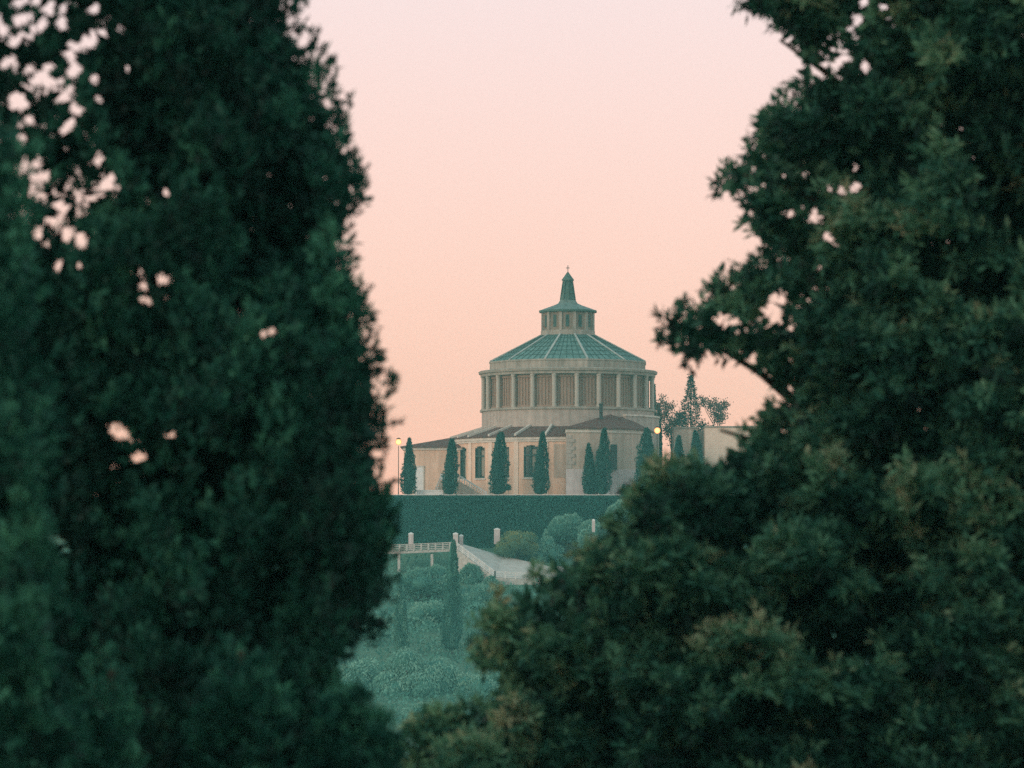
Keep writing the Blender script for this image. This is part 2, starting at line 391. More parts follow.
# ring wing with tall arched windows
EZ = 27.4
wins = [-109, -94, -79, -64, -49, -34, -19]
m = MB(); WR0, WR1 = 23.3, 23.9
HW = 3.6     # half width of a window, degrees
a = -125.0
edges = sorted(set([-125.0, 4.0] + [w_ + s * HW for w_ in wins for s in (-1, -.6, -.2, .2, .6, 1)]))
for e0, e1 in zip(edges, edges[1:]):
    mid = (e0 + e1) / 2; w_ = min(wins, key=lambda q: abs(q - mid)); u = abs(mid - w_) / HW
    if u < 1:
        m.arc(e0, e1, WR0, WR1, TZ, 19.3, 1, C0)
        m.arc(e0, e1, WR0, WR1, 25.0 + 0.75 * math.sqrt(1 - u * u), EZ, 1, C0)
    else:
        m.arc(e0, e1, WR0, WR1, TZ, EZ, max(1, int((e1 - e0) / 2.5)), C0)
m.build('wing_wall', M['peach'], church)
m = MB(); m.arc(-7.6, -1.2, 23.85, 23.97, 19.2, 25.9, 3, C0); m.build('blank_panel', M['taupe'], church)
for w_ in wins:
    m = MB()
    for s in (-1, 1): m.arc(w_ + s*HW - .35, w_ + s*HW + .35, 23.6, 23.86, 19.3, 25.2, 1, C0)
    m.arc(w_ - .3, w_ + .3, 23.6, 23.82, 19.3, 25.7, 1, C0)
    m.arc(w_ - HW, w_ + HW, 23.6, 23.84, 23.6, 23.9, 3, C0)
    m.arc(w_ - HW, w_ + HW, 23.6, 23.85, 19.3, 19.6, 3, C0)
    wf = m.build('window', M['frame'], church)
    m = MB(); m.arc(w_ - HW, w_ + HW, 23.45, 23.55, 19.3, 25.8, 3, C0); m.build('pane', M['glass'], wf)
    m = MB(); m.arc(w_ + .6, w_ + HW * .75, 23.57, 23.58, 19.7, 24.9, 3, C0); m.build('curtain', M['curtain'], wf)
    m = MB(); m.arc(w_ - HW - .5, w_ + HW + .5, 23.9, 24.12, 18.95, 19.28, 3, C0); m.build('sill', M['cream'], wf)
for w_ in [-116.5, -101.5, -86.5, -71.5, -56.5, -41.5, -26.5, -11.5, 0.5]:
    m = MB(); m.arc(w_ - 1.15, w_ + 1.15, 23.85, 24.08, TZ, 26.7, 1, C0); m.build('wall_pilaster', M['pilaster'], church)
m = MB(); m.arc(-125, 4, 23.6, 24.35, EZ - .55, EZ - .02, 52, C0); m.arc(-125, 4, 23.6, 24.15, EZ - 0.95, EZ - .56, 52, C0)
m.build('wing_cornice', M['cream'], church)
m = MB()
for k in range(52):
    b0 = R(-125 + 129 * k / 52); b1 = R(-125 + 129 * (k + 1) / 52)
    P = lambda r, b, z: (CX + r * math.sin(b), CY - r * math.cos(b), z)
    m.hexa([P(24.6, b0, EZ), P(24.6, b1, EZ), P(17.7, b1, 29.0), P(17.7, b0, 29.0), P(24.65, b0, EZ+.2), P(24.65, b1, EZ+.2), P(17.7, b1, 29.75), P(17.7, b0, 29.75)])
wr = m.build('wing_roof', M['tile'], church)
for b in [-112.5, -97.5, -82.5, -67.5, -56.5, -41.5, -26.5, -11.5]:
    b = R(b); m = MB()
    P = lambda r, z: Vector((CX + r * math.sin(b), CY - r * math.cos(b), z))
    m.bar(P(24.5, EZ+.22), P(17.7, 29.75), .38, .45); m.build('roof_rib', M['cream'], wr)

# upper annex ring at the right of the drum
m = MB(); m.arc(38, 125, 17.6, 18.75, TZ, 31.9, 40, C0); m.build('outer_ring', M['stone'], church)
m = MB(); m.arc(37.8, 125.2, 17.6, 18.95, 31.905, 32.25, 40, C0); m.build('ring_ledge', M['cream'], church)

# right hand block with a low hipped roof (plan bends back towards the right)
fp = [(X(566.5, 770), 770.0), (X(590, 770.6), 770.6), (X(612, 772.2), 772.2), (X(632, 776), 776.0), (X(648, 783.5), 783.5), (X(653, 794), 794.0), (X(566.5, 770) , 795.0)]
WT = Z(429, 771)
m = MB(); n = len(fp)
for z0, z1, grow, name, mat in [(TZ, Z(469, 771), .12, 'stone_base', 'paleston'), (Z(469, 771), WT - .7, 0.0, 'block_wall', 'taupe'), (WT - .7, WT, .25, 'block_cornice', 'cream')]:
    m = MB(); cxm = sum(p[0] for p in fp)/n; cym = sum(p[1] for p in fp)/n
    def g(p, gr):
        v = Vector((p[0]-cxm, p[1]-cym)); v *= 1 + gr / v.length; return (cxm+v.x, cym+v.y)
    q = [g(p, grow) for p in fp]
    m.v = [(a, b, z0 + (.003 if grow == 0 else 0)) for a, b in q] + [(a, b, z1 - (.003 if grow == 0 else 0)) for a, b in q]
    m.f = [(i, (i+1) % n, n+(i+1) % n, n+i) for i in range(n)] + [tuple(reversed(range(n))), tuple(range(n, 2*n))]
    m.build(name, M[mat], church)
m = MB(); q = [g(p, .75) for p in fp]; ap = at(610, 414.5, 784); ap2 = at(619, 414.5, 788)
m.v = [(a, b, WT) for a, b in q] + [(a, b, WT + .25) for a, b in q] + [tuple(ap), tuple(ap2)]
m.f = [tuple(reversed(range(n)))] + [(i, (i+1) % n, n+(i+1) % n, n+i) for i in range(n)]
for i in range(n):
    j = (i+1) % n
    if i in (0, 1, n-1): m.f.append((n+i, n+j, 2*n))
    elif i == 2: m.f.append((n+i, n+j, 2*n+1, 2*n))
    elif i == n-2: m.f.append((n+i, n+j, 2*n, 2*n+1))
    else: m.f.append((n+i, n+j, 2*n+1))
br = m.build('block_roof', M['tile'], church)
m = MB(); c = at(601, 405, 779); m.box(c.x-.35, c.x+.35, c.y-.35, c.y+.35, 29.5, c.z); m.box(c.x-.46, c.x+.46, c.y-.46, c.y+.46, c.z+.003, c.z+.3); m.build('chimney', M['iron'], br)
m = MB(); c = at(619, 412.5, 786.5); m.box(c.x-.5, c.x+.5, c.y-.5, c.y+.5, 31.0, c.z+.2); m.build('roof_vent', M['tile'], br)
# quoins at its left corner
for k in range(12):
    z0 = Z(469, 770) + .1 + k * .74; l = 1.6 if k % 2 else 1.0
    if z0 + .7 > WT - .75: break
    m = MB(); m.box(fp[0][0] - .04, fp[0][0] + l, 769.96, 770.5, z0, z0 + .7); m.build('quoin', M['stone'], church)
c0 = at(610.5, 444.5, 771.9); c1 = at(617, 469.5, 771.9)
m = MB(); m.box(c0.x, c1.x, 771.3, 773, c1.z, c0.z)
wf = m.build('window', M['frame'], church)
m = MB(); m.box(c0.x + .2, c1.x - .2, 771.2, 771.296, c1.z + .25, c0.z - .25); m.build('pane', M['glass'], wf)

# left wing, lower, hipped towards the left
LX0, LX1, LY0, LY1 = X(404, 792), -9.5, 791.0, 806.0
LZ = Z(450, 791)
m = MB(); m.box(LX0, LX1, LY0, LY1, TZ, LZ); m.build('left_wing_wall', M['peach'], church)
m = MB(); m.box(LX0 - .25, LX1, LY0 - .25, LY1 + .25, LZ + .003, LZ + .5); m.build('left_wing_cornice', M['cream'], church)
m = MB(); rz = Z(435.5, 798)
m.v = [(LX0-.7, LY0-.7, LZ+.503), (LX1, LY0-.7, LZ+.503), (LX1, LY1+.7, LZ+.503), (LX0-.7, LY1+.7, LZ+.503), (LX0-.7, LY0-.7, LZ+.7), (LX1, LY0-.7, LZ+.7), (LX1, LY1+.7, LZ+.7), (LX0-.7, LY1+.7, LZ+.7), (LX1-.5, 798.5, rz)]
m.f = [(3,2,1,0), (0,1,5,4), (1,2,6,5), (2,3,7,6), (3,0,4,7), (4,5,8), (5,6,8), (6,7,8), (7,4,8)]
m.build('left_wing_roof', M['tile'], church)
a0 = at(415.5, 467, 791); a1 = at(423, 491, 791)
m = MB(); m.box(a0.x, a1.x, 790.86, 791.1, TZ + .3, a0.z); dr = m.build('door', M['white'], church)
m = MB(); m.box(a0.x - .25, a0.x - .003, 790.8, 791.1, TZ + .3, a0.z + .3); m.box(a1.x + .003, a1.x + .25, 790.8, 791.1, TZ + .3, a0.z + .3); m.box(a0.x, a1.x, 790.8, 791.1, a0.z + .003, a0.z + .3); m.build('door_frame', M['cream'], dr)

# ------------------------------------------------------------------ staircase in front of the ring wing
stt = empty('staircase', (X(452, 774), 774, 15.2), 'white double staircase with balustrades rising to the left wing of the church', 'staircase')
lx0, lx1 = X(441.5, 774), X(457.5, 774); LZ2 = Z(479.5, 774)
m = MB(); m.box(lx0, lx1, 773.5, 776.5, 15.2, LZ2)
m.box(X(446, 776), X(456, 776), 776.5, 787.5, LZ2 - .8, LZ2 - .02)
ns = 20; rx = X(486, 774); zb = 15.3
for k in range(ns):
    f0 = k / ns; f1 = (k + 1) / ns
    m.box(lx1 + (rx - lx1) * f0 + .001, lx1 + (rx - lx1) * f1, 773.5, 776.5, 15.2, LZ2 + (zb - LZ2) * f1)
qx = X(434, 774)
for k in range(ns):
    f0 = k / ns; f1 = (k + 1) / ns
    m.box(lx0 + (qx - lx0) * f1, lx0 + (qx - lx0) * f0 - .001, 773.5, 776.5, 15.2, LZ2 + (zb - LZ2) * f1)
m.build('steps', M['taupe'], stt)
def balustrade(p0, p1, name='balustrade'):
    m = MB(); p0 = Vector(p0); p1 = Vector(p1); L = (p1 - p0).length; k = max(2, int(L / .55))
    for i in range(k + 1):
        q = p0.lerp(p1, i / k); m.lathe([(.07, q.z), (.12, q.z + .25), (.07, q.z + .6), (.09, q.z + .8)], 6, 0, (q.x, q.y))
    m.bar(p0 + Vector((0, 0, .8)), p1 + Vector((0, 0, .8)), .36, .32)
    for q in (p0, p1): m.box(q.x-.24, q.x+.24, q.y-.24, q.y+.24, q.z-.1, q.z+1.15)
    return m
balustrade((lx1, 773.7, LZ2), (rx, 773.7, zb)).build('balustrade', M['white'], stt)
balustrade((qx, 773.7, zb), (lx0, 773.7, LZ2)).build('balustrade', M['white'], stt)
balustrade((lx0 + .5, 773.7, LZ2), (lx1 - .5, 773.7, LZ2)).build('balustrade', M['white'], stt)
m = MB(); m.box(X(417, 771), X(443, 771), 770.6, 771.2, 15.2, Z(491, 771)); m.box(X(416.6, 771), X(443.4, 771), 770.5, 771.3, Z(491, 771) + .003, Z(491, 771) + .2)
tag(m.build('low_wall', M['white']), 'low white wall on the terrace edge left of the double staircase', 'wall')
m = MB(); m.box(X(598, 770.2), X(609, 770.2), 768.9, 769.3, 15.2, Z(490.5, 769)); m.box(X(597.6, 770), X(609.4, 770), 768.8, 769.4, Z(490.5, 769) + .003, Z(490, 769) + .1)
tag(m.build('low_wall', M['white']), 'short white wall at the foot of the twin cypress before the stone block', 'wall')

# ------------------------------------------------------------------ annexe walls right of the church
an = empty('annexe', (X(686, 800), 800, 21), 'pale flat topped annexe partly hidden by the big broadleaf tree on the right', 'building')
m = MB(); m.box(X(674, 800), X(697.5, 800), 800, 808, 18, Z(428.5, 800)); m.build('wall', M['taupe'], an)
m = MB(); m.box(X(673.4, 800), X(698, 800), 799.8, 808.2, Z(428.5, 800) + .003, Z(427, 800)); m.build('coping', M['trimstone'], an)
m = MB(); m.box(X(705, 796), X(760, 796), 796, 806, 18, Z(427.5, 796)); m.build('wall', M['pilaster'], an)
m = MB(); m.box(X(704.5, 796), X(760.5, 796), 795.8, 806.2, Z(427.5, 796) + .003, Z(426, 796)); m.build('coping', M['trimstone'], an)
m = MB(); m.box(X(697.6, 802), X(704.9, 802), 802, 808, 18, Z(431, 802)); m.build('wall', M['stone'], an)

# ------------------------------------------------------------------ ivy covered retaining wall under the terrace
ivy = empty('retaining_wall', (0, 766.5, 6), 'long retaining wall under the church terrace, covered in dark ivy', 'wall')
m = MB(); m.box(-60, 60, 766.45, 767.6, 1, 15.5); m.build('wall', M['ivyback'], ivy)
m = MB(); m.box(-60, 60, 766.3, 767.75, 15.503, 15.62); m.build('coping', M['white'], ivy)
n = 80000
c = np.stack([rng.uniform(-60, 60, n), 766.3 - rng.uniform(0, .45, n), 0 * rng.uniform(0, 1, n)], 1)
c[:, 2] = 15.45 - rng.beta(1, 1.05, n) * (11.5 + 0.5 * np.sin(c[:, 0]))
d = unit(rdir(n) * .8 + np.array([0, -.5, -.5]))
patch = 0.45 + .22 * np.sin(c[:, 0]*.7 + np.sin(c[:, 2] * .8)) * np.sin(c[:, 2] * .9 + c[:, 0]*.3) + .10 * np.sin(c[:, 0] * .23) + rng.normal(0, .18, n)
leaf_object('ivy', leaf_quads(c, d, rng.uniform(.2, .5, n), rng.uniform(.15, .35, n)), patch, M['leaf_ivy'], ivy)

# ------------------------------------------------------------------ far trees
def far_cypress(px, top, wpx, Y, label, slim=1.0, mat='leaf_far', base=None, group='cypresses on the church hill', tint=0.0, name='cypress_tree'):
    x = X(px, Y); zb = hgt(x, Y) if base is None else base; zt = Z(top, Y); H = zt - zb; r = wpx / F * Y / 2
    e = empty(name, (x, Y, zb), label, 'cypress tree', group)
    m = MB(); m.tube([(x, Y, zb - .3), (x, Y, zb + H * .5), (x, Y, zt - .8)], [r * .16, r * .1, .04]); m.build('trunk', M['bark'], e)
    n = int(3800 * H / 13)
    wob = rng.uniform(.12, .2); lean = rng.uniform(-.35, .35); ex = rng.uniform(.62, .95)
    prof = lambda t: np.power(np.clip(t, 0, 1), .22) * np.power(np.clip(1 - t, 0, 1), ex) * 1.42
    t = rng.uniform(0.02, .985, n); a = rng.uniform(0, 2 * math.pi, n)
    ph = rng.uniform(0, 6, 5)
    lump = 1 + wob * np.sin(a * 3 + t * 9 + ph[0]) + .11 * np.sin(a * 5 - t * 21 + ph[1]) + .06 * np.sin(t * 38 + a * 2 + ph[2]) + .05 * np.sin(t * 70 + a + ph[3])
    rr = r * np.clip(prof(t), .03, 1.1) * lump * np.sqrt(rng.uniform(.55, 1.12, n))
    c = np.stack([x + lean * t * r + rr * np.cos(a), Y + rr * np.sin(a), zb + .35 + t * (H - .5)], 1)
    d = unit(np.stack([np.cos(a) * .5, np.sin(a) * .5, np.full(n, 1.0)], 1) + rdir(n) * .5)
    core = MB(); ts = np.linspace(.02, .97, 14)
    core.lathe([(max(.03, r * .72 * float(prof(np.array(q)))), zb + .35 + q * (H - .5)) for q in ts], 10, 0, (x, Y))
    tn = .35 + .3 * (lump - 1) / .2 + rng.normal(0, .2, n) + tint
    leaf_object('crown', leaf_quads(c, d, rng.uniform(.25, .6, n), rng.uniform(.12, .26, n)), tn, M[mat], e, core)
    return e
far_cypress(408.5, 437.5, 17, 769.5, 'pale hazy cypress at the far left end of the church terrace')
far_cypress(450, 438.5, 15.5, 770, 'cypress standing before the white double staircase')
far_cypress(498, 431.5, 19.5, 770, 'broad dark cypress on the terrace right of the staircase')
far_cypress(540.5, 431, 18, 769.5, 'dark cypress between the last arched window and the blank panel')
far_cypress(602, 427.5, 17, 768.8, 'tall cypress against the wall of the stone block, right half of the close pair')
far_cypress(589.5, 443, 14, 769, 'shorter cypress, left half of the close pair at the stone block')
far_cypress(646.5, 427.5, 27, 769.5, 'wide pointed cypress at the right corner of the stone block')
far_cypress(676.5, 435, 18, 778, 'small cypress between the glowing lamp and the annexe')
far_cypress(696.5, 430, 21, 776, 'pointed cypress before the gap in the annexe')
far_cypress(622, 484, 12, 762, 'small pointed cypress in front of the ivy wall beside the broadleaf tree', base=5.0)
far_cypress(653.5, 383.5, 6, 828, 'slim tall cypress touching the right edge of the column ring', base=21)
far_cypress(659, 402.5, 6, 826, 'slim shorter cypress just right of the column ring', base=21)
far_cypress(451, 539, 22, 662, 'tallest slope cypress rising in front of the footbridge end', tint=-.45, mat='leaf_olive')  # paler slope foliage puts haze into this tree's colour
far_cypress(402, 572, 17, 655, 'faint slope cypress beside the dark left tree', tint=-.15, mat='leaf_olive')  # faintness comes from the leaf colour, with haze painted in

def lumpy(px, top, wpx, hpx, Y, label, mat, name='olive_tree', cat='tree', group='bushy trees on the slope', n=4200, droop=0.0, leaf=.46, tint=0.0, base=None):
    x = X(px, Y); zt = Z(top, Y); rx = wpx / F * Y / 2; rz = hpx / F * Y / 2; cz = zt - rz
    zb = hgt(x, Y) if base is None else base; zb = min(zb, cz - .3 * rz)
    e = empty(name, (x, Y, zb), label, cat, group)
    m = MB(); m.tube([(x, Y, zb - .3), (x + .2, Y, (zb + cz) / 2), (x, Y, cz)], [rx * .1, rx * .07, rx * .05])
    for k in range(6):
        a = k * 1.05 + px; m.tube([(x, Y, cz - rz * .4), (x + rx * .4 * math.cos(a), Y + rx * .4 * math.sin(a), cz), (x + rx * .7 * math.cos(a), Y + rx * .7 * math.sin(a), cz + rz * .35)], [rx * .05, rx * .03, rx * .015], 5)
    m.build('trunk', M['bark'], e)
    L = 26; ld = rdir(L); ld[:, 2] = np.abs(ld[:, 2]) * 1.1 - .35; lr = rng.uniform(.28, .45, L)
    lc = ld * rng.uniform(.5, .78, L)[:, None]; lt = rng.uniform(-.2, .25, L)
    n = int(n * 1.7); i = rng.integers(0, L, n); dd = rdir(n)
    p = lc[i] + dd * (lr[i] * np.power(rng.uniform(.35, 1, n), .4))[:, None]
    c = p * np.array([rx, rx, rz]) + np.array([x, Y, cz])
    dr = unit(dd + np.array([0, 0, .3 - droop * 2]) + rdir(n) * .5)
    tn = .52 + lt[i] + .36 * dd[:, 2] + rng.normal(0, .07, n) + tint  # upward leaves tinted lighter, so light from above is put into the colour
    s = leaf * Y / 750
    core = MB()
    for k in range(L):
        core.sphere((x + lc[k, 0] * rx, Y + lc[k, 1] * rx, cz + lc[k, 2] * rz), lr[k] * rx * .72, 8, 6, rz / rx)
    leaf_object('crown', leaf_quads(c, dr, rng.uniform(.7, 1.4, n) * s * (1 + droop), rng.uniform(.4, .8, n) * s), tn, M[mat], e, core)
    return e
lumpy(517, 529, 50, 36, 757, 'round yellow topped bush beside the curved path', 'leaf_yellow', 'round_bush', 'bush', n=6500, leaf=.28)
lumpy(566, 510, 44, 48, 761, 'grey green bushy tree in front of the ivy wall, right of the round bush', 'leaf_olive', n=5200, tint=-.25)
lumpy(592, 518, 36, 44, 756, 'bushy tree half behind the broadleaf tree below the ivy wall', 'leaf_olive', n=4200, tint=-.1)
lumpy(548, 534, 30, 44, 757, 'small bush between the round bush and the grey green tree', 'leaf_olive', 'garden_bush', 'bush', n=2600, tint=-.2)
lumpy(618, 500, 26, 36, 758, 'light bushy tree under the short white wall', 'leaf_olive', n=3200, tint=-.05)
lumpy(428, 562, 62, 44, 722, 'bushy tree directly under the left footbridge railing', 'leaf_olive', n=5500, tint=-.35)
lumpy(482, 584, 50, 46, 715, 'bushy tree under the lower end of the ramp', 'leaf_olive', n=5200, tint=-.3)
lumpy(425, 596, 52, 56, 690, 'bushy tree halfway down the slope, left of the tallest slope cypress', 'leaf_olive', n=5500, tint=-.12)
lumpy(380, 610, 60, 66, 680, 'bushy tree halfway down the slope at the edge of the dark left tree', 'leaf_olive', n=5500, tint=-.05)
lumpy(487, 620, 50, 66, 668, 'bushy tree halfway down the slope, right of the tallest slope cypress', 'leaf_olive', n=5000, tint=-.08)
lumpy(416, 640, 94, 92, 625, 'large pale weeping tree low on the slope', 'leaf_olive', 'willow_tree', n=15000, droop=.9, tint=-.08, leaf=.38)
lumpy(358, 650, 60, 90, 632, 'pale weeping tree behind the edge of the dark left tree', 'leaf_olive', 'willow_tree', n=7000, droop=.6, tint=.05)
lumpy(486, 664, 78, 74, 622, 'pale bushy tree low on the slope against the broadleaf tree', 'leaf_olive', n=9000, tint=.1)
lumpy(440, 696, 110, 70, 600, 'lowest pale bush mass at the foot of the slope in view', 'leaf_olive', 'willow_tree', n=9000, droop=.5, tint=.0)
lumpy(471, 562, 26, 34, 743, 'low bush against the ramp wall just right of the tallest slope cypress', 'leaf_olive', 'garden_bush', 'bush', n=1800, tint=-.25)
lumpy(489, 574, 32, 36, 738, 'low bush against the corner of the ramp wall', 'leaf_olive', 'garden_bush', 'bush', n=2200, tint=-.2)
lumpy(520, 586, 44, 24, 737, 'wide low bush under the level stretch of the ramp railing', 'leaf_olive', 'garden_bush', 'bush', n=3000, tint=-.15)
lumpy(508, 484, 6, 8, 769.5, 'tiny dark shrub beside the broad dark cypress on the terrace', 'leaf_far', 'terrace_shrub', 'shrub', n=500, leaf=.2, base=15.2)
# undergrowth that nobody could count
n = 80000
c = np.stack([rng.uniform(-110, 110, n), rng.uniform(590, 764, n), np.zeros(n)], 1)
c[:, 2] = ground_h(c[:, 0], c[:, 1])
lump = np.sin(c[:, 0] * .55 + np.sin(c[:, 1] * .2) * 2) * np.sin(c[:, 1] * .33 + np.sin(c[:, 0] * .3) * 2)
keep = rng.uniform(-1, 1.0, n) < lump + .7; c = c[keep]; lump = lump[keep]
onp = (c[:, 1] > 736) & (c[:, 0] > -14) & (c[:, 0] < 12); c = c[~onp]; lump = lump[~onp]; n = len(c)
c[:, 2] += rng.uniform(0, 1, n) * (1.0 + 1.2 * np.clip(lump, 0, 1))
o = leaf_object('undergrowth', leaf_quads(c, unit(rdir(n) + np.array([0, 0, .8])), rng.uniform(.4, .9, n), rng.uniform(.25, .6, n)), .22 + .2 * lump + rng.normal(0, .06, n), M['leaf_olive'], None)
tag(o, 'low shrubs and grass covering the slope', 'undergrowth', kind='stuff')

# spruce beside the annexe
Y = 812; x = X(691, Y); zb = hgt(x, Y); zt = Z(375, Y); H = zt - zb
sp_ = empty('spruce_tree', (x, Y, zb), 'dark spruce with layered branches rising behind the annexe', 'spruce tree')
m = MB(); m.tube([(x, Y, zb), (x, Y, zb + H * .5), (x, Y, zt)], [.3, .18, .03]); m.build('trunk', M['bark'], sp_)
cs, ds = [], []
for k in range(230):
    t = .1 + .9 * (k / 230); z = zb + t * H; a = k * 2.399 + rng.normal(0, .2); l = ((1 - t) * 5.6 + .2) * rng.uniform(.55, 1.15)
    q = int(14 + 26 * (1 - t)); s = np.sqrt(rng.uniform(0.02, 1, q)) * l
    cs.append(np.stack([x + s * math.cos(a) + rng.normal(0, .16, q), Y + s * math.sin(a) + rng.normal(0, .16, q), z - .3 * s + .16 * s * s / max(l, .3) + rng.normal(0, .13, q)], 1))
    ds.append(np.tile([math.cos(a) * .8, math.sin(a) * .8, -.3], (q, 1)))
cs = np.concatenate(cs); ds = unit(np.concatenate(ds) + rdir(len(cs)) * .7)
leaf_object('crown', leaf_quads(cs, ds, rng.uniform(.3, .6, len(cs)), .2), rng.uniform(0, .5, len(cs)), M['leaf_far'], sp_)
def sparse(px, top, wpx, Y, label, seed):
    r_ = random.Random(seed); x = X(px, Y); zb = hgt(x, Y); zt = Z(top, Y); H = zt - zb; rad = wpx / F * Y / 2
    e = empty('bare_tree', (x, Y, zb), label, 'tree', 'airy trees beside the spruce')
    m = MB(); m.tube([(x, Y, zb), (x + .2, Y, zb + H * .35), (x, Y, zb + H * .6)], [.25, .18, .12]); tips = []
    for k in range(15):
        a = k * 2.4; p0 = Vector((x, Y, zb + H * (.25 + .03 * k))); p2 = Vector((x + rad * math.cos(a) * r_.uniform(.5, 1), Y + rad * math.sin(a) * r_.uniform(.5, 1), zb + H * r_.uniform(.45, .97)))
        p1 = p0.lerp(p2, .5) + Vector((0, 0, -.3)); m.tube([p0, p1, p2], [.1, .06, .03], 5); tips.append(p2)
        for j in range(3):
            q = p1.lerp(p2, r_.uniform(.2, .9)); s = q + Vector((r_.uniform(-1, 1), r_.uniform(-1, 1), r_.uniform(0, 1.2))); m.tube([q, s], [.04, .02], 4); tips.append(s)
    m.build('trunk', M['bark'], e)
    T = np.array([tuple(q) for q in tips]); n = 2600; i = rng.integers(0, len(T), n)
    c = T[i] + rng.normal(0, .42, (n, 3))
    leaf_object('crown', leaf_quads(c, rdir(n), rng.uniform(.3, .5, n), .28), rng.uniform(0, 1, n), M['leaf_autumn'], e)
sparse(671, 396, 30, 814, 'airy brownish tree left of the spruce', 3)
sparse(713, 394, 32, 814, 'airy brownish tree right of the spruce', 8)

# ------------------------------------------------------------------ lamps
def lamp(px, py, Y, label):
    p = at(px, py, Y); zb = hgt(p.x, Y)
    e = empty('street_lamp', (p.x, Y, zb), label, 'street lamp', 'lit lamps beside the church')
    m = MB(); m.tube([(p.x, Y, zb), (p.x, Y, zb + .8), (p.x, Y, p.z - .7)], [.16, .1, .06]); m.build('pole', M['iron'], e)
    m = MB(); m.sphere((p.x, Y, p.z), .62, 16, 12); m.build('globe', M['lamp'], e, True)
    m = MB(); m.lathe([(.42, p.z + .56), (.5, p.z + .64), (.12, p.z + .85)], 10, 0, (p.x, Y)); m.build('cap', M['iron'], e)
lamp(657.3, 430.5, 768, 'lit street lamp glowing right of the stone block')
lamp(398.5, 442, 768, 'lit street lamp glowing at the edge of the dark left tree')
m = MB(); p = at(651.8, 419.5, 797); m.tube([(p.x, p.y, 22), (p.x, p.y, p.z)], [.35, .3], 8)
tag(m.build('flue_pipe', M['tile']), 'thin flue pipe standing above the glowing lamp by the annexe', 'flue')

# ------------------------------------------------------------------ footbridge, ramp and garden walls
A = at(457, 549, 748); B = at(495, 577.5, 741); Cc = at(536, 580, 741); Cd = at(560, 580, 742)
D = at(464, 544.5, 756); E = at(503, 556, 756); G = at(548, 566, 751); Gd = at(575, 567, 751)
m = MB(); 
for tri in ((A, B, E), (A, E, D), (B, Cc, G), (B, G, E), (Cc, Cd, Gd), (Cc, Gd, G)): m.tri(*tri)
for p, q in ((A, B), (B, Cc), (Cc, Cd)):
    m.quad(p, q, q - Vector((0, 0, 6)), p - Vector((0, 0, 6)))
o = m.build('path', M['pave']); tag(o, kind='structure')
gw = empty('garden_wall', tuple(B), 'pale stone wall with a post railing holding the outer edge of the curved ramp', 'wall')
m = MB()
for p, q in ((A, B), (B, Cc), (Cc, Cd)):
    f = Vector((0, -.25, 0)); m.bar(p + f - Vector((0, 0, 5.5)), q + f - Vector((0, 0, 5.5)), .45, 5.45)
m.build('wall', M['wallstone'], gw)
def railing(p, q, w=.16, h=1.25, sp=1.6):
    m = MB(); L = (q - p).length; k = max(1, int(L / sp))
    for i in range(k + 1):
        s = p.lerp(q, i / k); m.box(s.x-.12, s.x+.12, s.y-.12, s.y+.12, s.z - .1, s.z + h)
    for hh in (.15, .5, .85, h - .14): m.bar(p + Vector((0, 0, hh)), q + Vector((0, 0, hh)), w, .13)
    return m
f = Vector((0, -.25, .0))
for p, q in ((A, B), (B, Cc), (Cc, Cd)): railing(p + f, q + f).build('railing', M['white'], gw)
p = at(493, 563, 752); q = at(540, 561, 755)
fb = empty('footbridge', tuple(at(428, 553, 750)), 'white footbridge with railing crossing the slope left of the tallest slope cypress', 'footbridge')
p0 = at(385, 553.5, 748); p1 = at(457, 550.5, 748)
m = MB(); m.bar(p0 + Vector((0, 1.2, -.15)), p1 + Vector((0, 1.2, -.15)), 2.4, .5); m.build('deck', M['wallstone'], fb)
u = Vector((0, -.05, .36)); railing(p0 + u, p1 + u, .18, 1.3, 1.3).build('railing', M['wallstone'], fb)
u = Vector((0, 2.45, .36)); railing(p0 + u, p1 + u, .14, 1.3, 1.3).build('railing', M['white'], fb)
for px in (399, 432):
    s = at(px, 555, 749); zg = hgt(s.x, 749); m = MB(); m.box(s.x - .25, s.x + .25, 748.2, 749.6, zg - .5, s.z + .2); m.build('support', M['wallstone'], fb)
def pillar(px, top, bot, Y, label, wd=5):
    p = at(px, top, Y); b = at(px, bot, Y); r = wd / F * Y / 2
    e = empty('stone_pillar', (p.x, Y, b.z), label, 'pillar', 'pale stone pillars along the path')
    m = MB(); m.box(p.x-r, p.x+r, Y-r, Y+r, b.z-.6, p.z-.4); m.build('shaft', M['paleston'], e)
    m = MB(); m.lathe([(r*1.5, p.z-.397), (r*1.5, p.z-.2), (.15, p.z)], 4, 45, (p.x, Y)); m.build('cap', M['white'], e)
pillar(411, 532.5, 547, 751, 'pale stone pillar on the left part of the footbridge')
pillar(455.6, 532.5, 549, 749, 'left of the two close pale pillars behind the top of the tallest slope cypress')
pillar(461.2, 534.5, 549, 750.5, 'right of the two close pale pillars at the head of the ramp', 4)
pillar(497, 528, 541, 762, 'pale pillar behind the round yellow topped bush', 6)
pillar(593.5, 519, 529, 752, 'short pale pillar among the bushes left of the broadleaf tree', 3)

